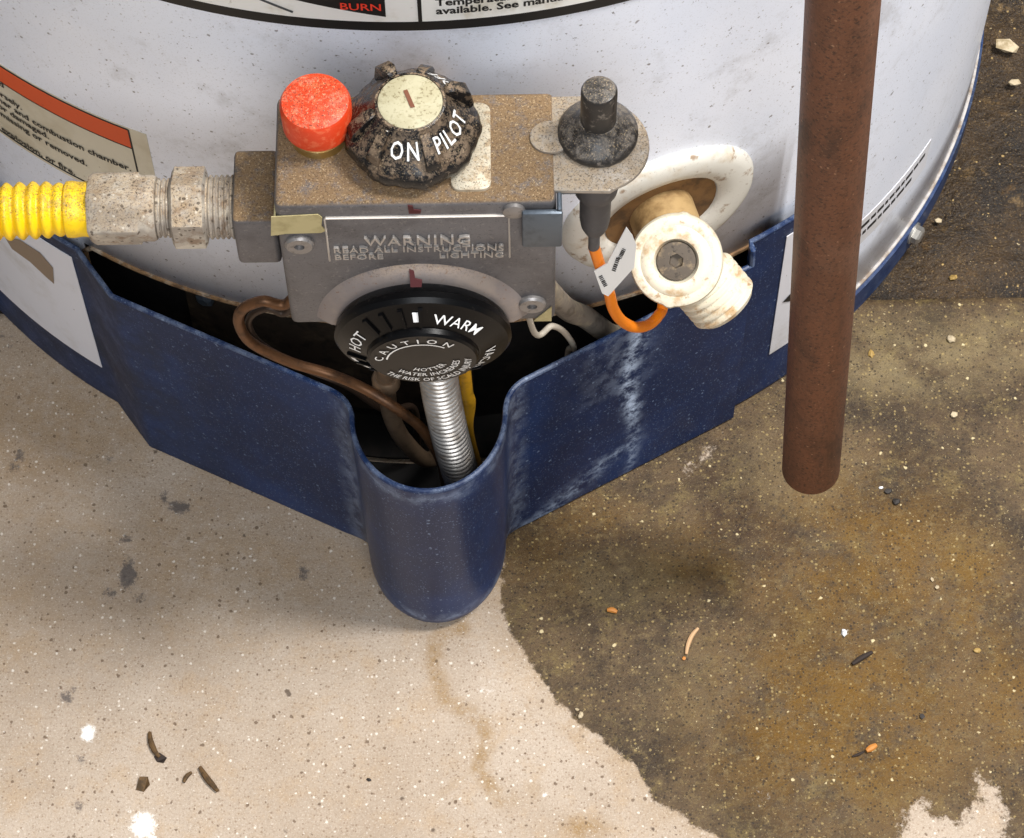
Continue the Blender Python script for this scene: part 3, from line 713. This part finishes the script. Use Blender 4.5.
bm = BM(); lathe(bm, [(.0126, 0), (.0130, .0010), (.0129, .0022), (.0118, .0036), (.0085, .0062), (.0068, .0082), (.0062, .0090), (0, .0092)], IC, seg=56); part('collar', bm, IGN, G)
bm = BM(); lathe(bm, [(.0058, .0060), (.0058, .0245), (.0052, .0254), (.0040, .0258), (0, .0259)], IC, seg=32); part('push_button', bm, IGN, G)
bm = BM()
lathe(bm, [(.0080, -.0015), (.0083, -.0150), (.0079, -.0270), (.0072, -.0320), (.0058, -.0345), (.0056, -.0355), (.0053, -.0362), (.0052, -.0500), (.0046, -.0545), (.0036, -.0575), (.0020, -.0580), (.0020, -.0695), (0, -.0697)], IC, seg=32)
part('barrel', bm, GREYP, G)
bm = BM(); box(bm, (.0470, -.3090, .3120), (.0535, -.3050, .3160), .0004, 1); part('bracket_stop', bm, DSTEEL, G)
TIP = IC+Vector((0, 0, -.0690))
wp = [TIP, oy(603, 275, -.2895), oy(609, 292, -.2890), oy(613, 308, -.2865), oy(621, 320, -.2820), oy(634, 327, -.2770), oy(648, 325, -.2710), oy(658, 316, -.2660), oy(663, 303, -.2610), Vector((.0880, -.2540, .186)), Vector((.0885, -.2440, .188))]
bm = BM(); tube(bm, smooth_path(wp, 10), .0021, 12)
wr = part('ignition_wire', bm, ORANGEW, G, label='orange ignition wire curling below the igniter')
# paper tag wrapped on the wire
tg = [oy(x, y, -.2905) for x, y in ((626, 222), (632, 230), (636, 240), (634, 262), (608, 291), (602, 288), (594, 266), (607, 258))]
nrm = (tg[4]-tg[0]).cross(tg[6]-tg[0]).normalized(); nrm = nrm if nrm.dot(CAM-tg[0]) > 0 else -nrm
bm = BM(); A = [bm.verts.new(p+nrm*.0022) for p in tg]; B = [bm.verts.new(p+nrm*.0018) for p in tg]
bm.faces.new(A); bm.faces.new(B[::-1])
for k in range(len(tg)): j = (k+1) % len(tg); bm.faces.new((A[k], A[j], B[j], B[k]))
tgo = part('paper_tag', bm, PAPER, wr, label='white printed paper tag')
bm = BM()
for x0, y0, x1, y1, wd in ((624, 243, 619, 253, 4), (618, 252, 613, 266, 4), (600, 270, 606, 281, 4)):
    n_ = 7
    for k in range(n_):
        f0, f1 = k/n_, (k+RNG.uniform(.45, .8))/n_; nx, ny = (y1-y0), -(x1-x0); ln = math.hypot(nx, ny); nx, ny = nx/ln*wd/2, ny/ln*wd/2
        q4 = [(x0+(x1-x0)*f+nx*g, y0+(y1-y0)*f+ny*g) for f, g in ((f0, -1), (f1, -1), (f1, 1), (f0, 1))]
        bm.faces.new([bm.verts.new(oy(a, b, -.2905)+nrm*.0024) for a, b in q4])
part('tag_print', bm, BLACKPRINT, wr)['kind'] = 'stuff'

# ------------------------------------------------------------------ drain valve
te = rad(20.6); ze = .1830; nout = Vector((math.sin(te), -math.cos(te), 0)); ec = cyl(te, ze)
DV = thing('drain_valve', 'yellowed white plastic drain valve with threaded outlet and oval wall flange', 'valve', (ec.x, ec.y, ze-.03))
bm = BM()
prof = [(.0225, -.006), (.0218, .0020), (.0228, .0032), (.0270, .0042), (.0325, .0040), (.0358, .0028), (.0372, .0008), (.0372, -.001)]
rows = lathe(bm, prof, (0, 0, 0), (0, 0, 1), 64, cap0=False, cap1=False)
for vtx in bm.verts:                                   # wrap the flange onto the curved jacket
    x, y, h = vtx.co; t = te+x*1.04/R; vtx.co = cyl(t, ze+y*.95, R+h+.0002)
part('wall_flange', bm, OPLAST, DV, sharp=50, label='round white flange with brown grime')
bm = BM(); lathe(bm, [(.0224, .0006), (.0140, .0008), (0, .0008)], ec, nout, 40, cap0=False); part('recess', bm, M('shade_brown_recess', '7b5a34', .8, 0, [('3d2c1a', 80, .4, .65, .8)]), DV)  # brown shade of the hole painted into the recess colour
cc = Vector((.0920, -.2660, .1985)); cax = Vector((-.10, -.60, .79)).normalized()
bm = BM(); bc = cc-cax*.016; tube(bm, [ec+nout*.0006, ec.lerp(bc, .5), bc+Vector((0, 0, 0))], .0125, 24); part('stem', bm, M('shade_brown_stem', 'a98c5f', .6, 0, [('6b4d29', 70, .4, .65, .8)]), DV)  # darker brown puts the shadow behind the knob into the stem colour
bm = BM()
def notch(r, h, t, i): return r*(1.035 if abs((math.degrees(t)+8) % 180-4) < 5 and i < 5 else 1)
lathe(bm, [(.0115, -.0150), (.0150, -.0135), (.0166, -.0100), (.0170, -.0010), (.0164, .0008), (.0148, .0014), (.0130, .0010), (.0118, .0018), (.0096, .0020), (.0082, .0016), (.0072, -.0010)], cc, cax, 72, fn=notch, cap1=False)
dk = part('valve_knob', bm, WPLAST, DV, sharp=40, label='round cream knob with hex socket centre')
bm = BM(); lathe(bm, [(.0073, -.0012), (.0070, .0006), (.0050, .0009), (.0028, .0009), (.0022, -.0030), (0, -.0030)], cc, cax, 24, fn=lambda r, h, t, i: r*(math.cos(math.pi/6)/math.cos((t % (math.pi/3))-math.pi/6) if i in (3, 4) else 1))
part('knob_socket', bm, SOCKET, dk, label='dirty grey hex socket')
oax = Vector((.60, -.40, -.69)).normalized(); ob_ = cc-cax*.010+Vector((.003, 0, -.001))
bm = BM(); pr = [(.0110, 0), (.0118, .012)]
for k in range(5): h = .0135+k*.0030; pr += [(.0120, h), (.0133, h+.0008), (.0133, h+.0016), (.0120, h+.0024)]
pr += [(.0116, .0290), (.0090, .0300), (.0085, .0260), (0, .0255)]
lathe(bm, pr, ob_+Vector((-.002, .002, .002)), oax, 40); part('threaded_outlet', bm, WPLAST, DV, sharp=50)

# ------------------------------------------------------------------ yellow gas connector
gz, gy = .2834, -.2935
Y_ = thing('gas_connector', 'yellow corrugated flexible gas line with dusty metal nuts, entering the valve from the left', 'gas line', (-.10, gy, gz-.0125))
L_ = (-1, 0, 0)
bm = BM()
pr = [(.0098, -.0015)]; h = .0
while h < .0085: pr += [(.0099, h), (.0107, h+.0006), (.0107, h+.0010), (.0099, h+.0016)]; h += .0018
pr += [(.0100, .010)]
lathe(bm, pr, (-.0585, gy, gz), L_, 40); part('threaded_nipple', bm, GALV, Y_)
bm = BM(); lathe(bm, [(.0118, .0), (.0136, .0008), (.0136, .0108), (.0118, .0118)], (-.0678, gy, gz), L_, 60, fn=hexr(1)); part('hex_nut', bm, GALV, Y_)
bm = BM(); pr = [(.0092, 0)]; h = .0005
while h < .0050: pr += [(.0091, h), (.0099, h+.0005), (.0099, h+.0009), (.0091, h+.0014)]; h += .0017
pr += [(.0092, .0056)]
lathe(bm, pr, (-.0792, gy, gz), L_, 40); part('flare_thread', bm, GALV, Y_)
bm = BM(); lathe(bm, [(.0104, 0), (.0110, .0010), (.0110, .0050), (.0124, .0056), (.0124, .0205), (.0112, .0222), (.0088, .0224)], (-.0846, gy, gz), L_, 60, fn=lambda r, h, t, i: hexr(1)(r, h, t+.25, i) if i > 2 else r); part('flare_nut', bm, GALV, Y_)
hp = smooth_path([(-.1040, gy, gz), (-.125, gy, gz-.0002), (-.150, gy-.0005, gz-.001), (-.20, gy+.001, gz-.004), (-.28, gy+.006, gz-.022), (-.36, gy+.02, gz-.07), (-.42, gy+.04, gz-.15), (-.45, gy+.06, .06), (-.455, gy+.07, .012)], 40)
hp = resample(hp, .0004)
def hose_r(L):
    if L < .0105: return .0093+.0002*math.sin(L*900)
    k = .5+.5*math.sin((L-.0105)/.0043*2*math.pi-1.57); a = min(1, (L-.0105)/.008)
    return .0080+.0017*k**.7*(.45+.55*a)
bm = BM(); tube(bm, hp, hose_r, 20); part('yellow_hose', bm, YELLOW, Y_, sharp=70)

# ------------------------------------------------------------------ tubes under the valve
FT = thing('burner_supply_tube', 'silver corrugated burner tube dropping below the black temperature dial', 'tube', (.012, -.29, .006))
p1 = oy(439, 380, -.2940); p2 = oz(461, 474, .085)
fp = resample(smooth_path([(.0055, -.2935, .2400), p1, p2, (.0190, -.2830, .030), (.0190, -.275, .010)], 40), .0004)
bm = BM(); tube(bm, fp, lambda L: .0066+.0008*math.sin(L/.0031*2*math.pi), 24); part('corrugated_hose', bm, ALU, FT, sharp=70)
bm = BM(); lathe(bm, [(.0090, 0), (.0095, .001), (.0095, .012), (.0085, .013)], (.0055, -.2935, .2425), (0, 0, -1), 36, fn=hexr(1)); part('hose_nut', bm, GALV, FT)
def simple_tube(name, label, cat, pts, r, mat, n=10, seg=12, origin=None):
    bm = BM(); tube(bm, smooth_path(pts, n), r, seg)
    lo = min((Vector(p) for p in pts), key=lambda p: p.z)
    return tag(part(name, bm, mat, origin=lo), label, cat)
cp = [(-.034, -.274, .2430), oy(292, 299, -.2790), oy(262, 301, -.2790), oy(243, 309, -.2780), oy(239, 323, -.2770), oy(252, 343, -.2760), oy(290, 362, -.2770), oy(330, 374, -.2790), oy(365, 389, -.2860), oy(400, 411, -.2920), oy(425, 433, -.2900), Vector((.004, -.284, .07)), Vector((.004, -.278, .02))]
simple_tube('pilot_tube', 'thin brown copper pilot tube looping out left of the temperature dial', 'tube', cp, .0021, COPPER)
cp2 = [(-.030, -.272, .2430), oy(292, 307, -.2760), oy(268, 308, -.2750), oy(252, 315, -.2740), oy(249, 327, -.2730), oy(262, 345, -.2720), oy(300, 366, -.2730), oy(345, 385, -.2750), oy(385, 410, -.2690), Vector((-.008, -.256, .07)), Vector((-.008, -.248, .02))]
simple_tube('thermocouple_lead', 'dark thin thermocouple lead running inside the copper loop', 'tube', cp2, .0014, M('dark_lead', '3a2c22', .5, .4))
et = thing('elbow_tube', 'dull brass elbow tube between copper loop and silver hose', 'tube', (-.01, -.28, .02))
ep = [(-.0130, -.2760, .2430), oy(385, 372, -.2800), oy(387, 392, -.2800), oy(391, 415, -.2790), oy(404, 440, -.2740), oy(428, 460, -.2660), Vector((.006, -.2500, .03))]
bm = BM(); tube(bm, smooth_path(ep, 10), .0034, 16); part('tube_body', bm, DULL, et)
bm = BM(); p = oy(386, 381, -.2800); lathe(bm, [(.0048, -.003), (.0054, -.002), (.0054, .002), (.0048, .003)], p, (0, .15, 1), 24); part('ferrule', bm, DULL, et)
simple_tube('yellow_lead', 'short yellow sleeve just behind the silver corrugated tube', 'wire', [(.012, -.2800, .2430), oy(464, 380, -.2800), oy(468, 402, -.2790), oy(466, 430, -.276), Vector((.016, -.262, .03))], .0030, M('yellow_sleeve', 'b88716', .5, 0, [('6d5216', 200, .5, .7, .6)]))
simple_tube('manifold_tube', 'dusty grey tube running down beneath the drain valve', 'tube', [(.030, -.2740, .2300), oy(560, 303, -.2560), oy(585, 317, -.2500), oy(607, 333, -.2440), Vector((.078, -.237, .085)), Vector((.082, -.232, .02))], .0044, M('dusty_grey_tube', '7a7166', .6, .3, [('a4977f', 90, .45, .65, .7), ('4a4138', 200, .5, .7, .6)]))
simple_tube('thin_wire', 'thin pale wire curling between dial and grey tube', 'wire', [(.033, -.280, .2420), oy(533, 330, -.272), oy(552, 326, -.266), oy(565, 333, -.261), oy(574, 348, -.256), Vector((.054, -.250, .10)), Vector((.056, -.244, .02))], .0012, WIREW)

# ------------------------------------------------------------------ brown discharge pipe
DP = thing('discharge_pipe', 'rusty brown discharge pipe hanging down in front of the heater', 'pipe', (.1477, -.298, .0925))
pb = Vector((.1477, -.298, .0925)); pdv = (Vector((.1309, -.298, .399))-pb).normalized()
bm = BM(); lathe(bm, [(.0093, .010), (.0093, .0003), (.0100, 0), (.0108, .0002), (.0112, .0008), (.0112, 1.02)], pb, pdv, 48, cap0=True, cap1=True); part('pipe_body', bm, PIPE, DP)
tp_ = pb+pdv*1.02
bm = BM(); tube(bm, smooth_path([tp_-pdv*.02, tp_+pdv*.012, tp_+Vector((-.001, .014, .030)), tp_+Vector((-.001, .040, .034)), Vector((tp_.x, -.230, tp_.z+.034))], 8), .0118, 20); part('elbow', bm, PIPE, DP)

# ------------------------------------------------------------------ debris on the floor
def pebble(x, y, r, mat, label, flat=.6, name='pebble', cat='pebble', zf=0., group=None):
    r *= .66; p = oz(x, y, zf); bm = BM(); bmesh.ops.create_icosphere(bm, subdivisions=1, radius=1)
    sd = RNG.uniform(0, 9, 3); a = RNG.uniform(0, 6.28); st = RNG.uniform(.75, 1.25)
    for v in bm.verts:
        k = 1+.18*math.sin(3*v.co.x+sd[0])*math.sin(4*v.co.y+sd[1])+.14*math.sin(5*v.co.z+sd[2])
        q = v.co*k*r; X, Y2 = q.x*st, q.y/st
        v.co = Vector((p.x+X*math.cos(a)-Y2*math.sin(a), p.y+X*math.sin(a)+Y2*math.cos(a), zf+r*flat*.85+q.z*flat))
    lo = min(v.co.z for v in bm.verts)
    bmesh.ops.translate(bm, verts=bm.verts, vec=(0, 0, zf-lo-.0001))
    return tag(part(name, bm, mat, origin=(p.x, p.y, zf), sharp=25), label, cat, group)
def twig(px, r, mat, label, name='twig', cat='twig'):
    P = [oz(x, y, 0) for x, y in px]; P = [Vector((p.x, p.y, r*.9)) for p in P]
    sp = smooth_path(P, 6); n = len(sp); L = sum((b-a).length for a, b in zip(sp, sp[1:]))
    bm = BM(); tube(bm, sp, lambda s_: r*(.45+.55*math.sin(math.pi*min(1, max(0, .08+.84*s_/L)))), 8)
    return tag(part(name, bm, mat, origin=(P[0].x, P[0].y, 0)), label, cat)
def leaf(px, mat, label, name='leaf_fragment'):
    P = [oz(x, y, 0) for x, y in px]; bm = BM(); n = len(P)
    A = [bm.verts.new((p.x, p.y, .0004+.0012*(k % 2))) for k, p in enumerate(P)]; B = [bm.verts.new((p.x, p.y, .0001)) for k, p in enumerate(P)]
    bm.faces.new(A); bm.faces.new(B[::-1])
    for k in range(n): j = (k+1) % n; bm.faces.new((A[k], A[j], B[j], B[k]))
    return tag(part(name, bm, mat, origin=(P[0].x, P[0].y, 0)), label, 'debris')
DARKT = M('dark_twig', '2b1f18', .8); BRT = M('brown_leaf', '5d4424', .8, 0, [('33240f', 300, .45, .65, .8)]); ORT = M('orange_seed', 'bd7a34', .6); PALEP = M('pale_stone', 'c2b193', .8, 0, [('8f7b58', 300, .4, .65, .8)])
WHP = M('white_stone', 'e9e9ea', .7); DKP = M('dark_stone', '2a2420', .7)
TANP = M('tan_twig', 'c09a72', .7); GOLDP = M('golden_chip', 'a8894c', .6, 0, [('7b5f2c', 500, .45, .6, .8)])
twig([(686, 655), (688, 645), (692, 636), (698, 629)], .0010, TANP, 'curved tan twig lying on the wet concrete')
twig([(852, 665), (861, 659), (872, 653)], .0012, DARKT, 'short dark stick on the wet concrete')
twig([(866, 752), (871, 749), (876, 746)], .0014, ORT, 'orange seed husk towards the lower right', 'seed_husk', 'debris')
twig([(607, 611), (612, 611), (617, 613)], .0012, ORT, 'orange husk on wet floor right of the navy spout', 'seed_husk', 'debris')
twig([(852, 757), (858, 755), (864, 752)], .0006, DARKT, 'fine dark stem trailing from the orange husk')
twig([(200, 768), (207, 779), (218, 792)], .0013, BRT, 'curled brown twig on dry concrete near bottom left')
twig([(184, 783), (187, 777), (192, 773)], .0010, BRT, 'small brown stem between leaf crumb and curled twig')
twig([(150, 733), (151, 742), (155, 752), (160, 758)], .0012, BRT, 'bent brown leaf stalk near the white paint splat')
leaf([(154, 757), (160, 754), (167, 758), (164, 763), (157, 762)], DARKT, 'dark leaf crumb at the foot of the bent stalk')
leaf([(136, 790), (140, 778), (148, 777), (150, 785), (144, 792)], BRT, 'ragged dark brown leaf crumb above the lower paint splat')
pebble(844, 633, .0023, WHP, 'small white pebble on the olive wet stain')
pebble(977, 651, .0022, GOLDP, 'golden chip near the right edge of the wet floor', name='stone_chip')
pebble(922, 717, .0018, DKP, 'small black pebble on wet floor at lower right')
pebble(581, 716, .0024, PALEP, 'pale crumb on the border of the wet stain', name='stone_chip')
pebble(577, 710, .0014, PALEP, 'tiny pale crumb touching the larger crumb at the stain border', name='stone_chip')
pebble(954, 416, .0026, PALEP, 'cream pebble right of the brown pipe')
pebble(951, 340, .0034, PALEP, 'pale pinkish stone just below the slab edge', name='stone_chip')
pebble(871, 354, .0026, GOLDP, 'golden chip close to the right side of the brown pipe', name='stone_chip')
pebble(888, 492, .0022, DKP, 'black crumb at left of the dark clump', name='stone_chip')
pebble(896, 502, .0026, DKP, 'larger black crumb of the dark clump right of the pipe', name='stone_chip')
pebble(881, 488, .0013, WHP, 'tiny white grit beside the dark clump', name='stone_chip')
pebble(684, 659, .0013, ORT, 'orange crumb below the curved tan twig', name='stone_chip')
pebble(369, 780, .0014, DKP, 'single black speck on the dry concrete at bottom centre', name='stone_chip')
pebble(937, 588, .0018, PALEP, 'glinting pale grit on the golden stain', name='stone_chip')
pebble(932, 580, .0014, PALEP, 'smaller glinting grit above its neighbour on the golden stain', name='stone_chip')
pebble(1006, 50, .0075, PALEP, 'pale broken stone on the dark rear slab', flat=.5, name='stone_chip', zf=-.0045)
pebble(1014, 84, .0040, PALEP, 'smaller pale stone on dark rear slab below the broken one', flat=.5, name='stone_chip', zf=-.0045)
pebble(953, 279, .0030, GOLDP, 'golden chip on the dark slab against its front edge', name='stone_chip', zf=-.0045)
pebble(938, 222, .0024, PALEP, 'pale sliver on dark slab beside the base bolt', name='stone_chip', zf=-.0045)
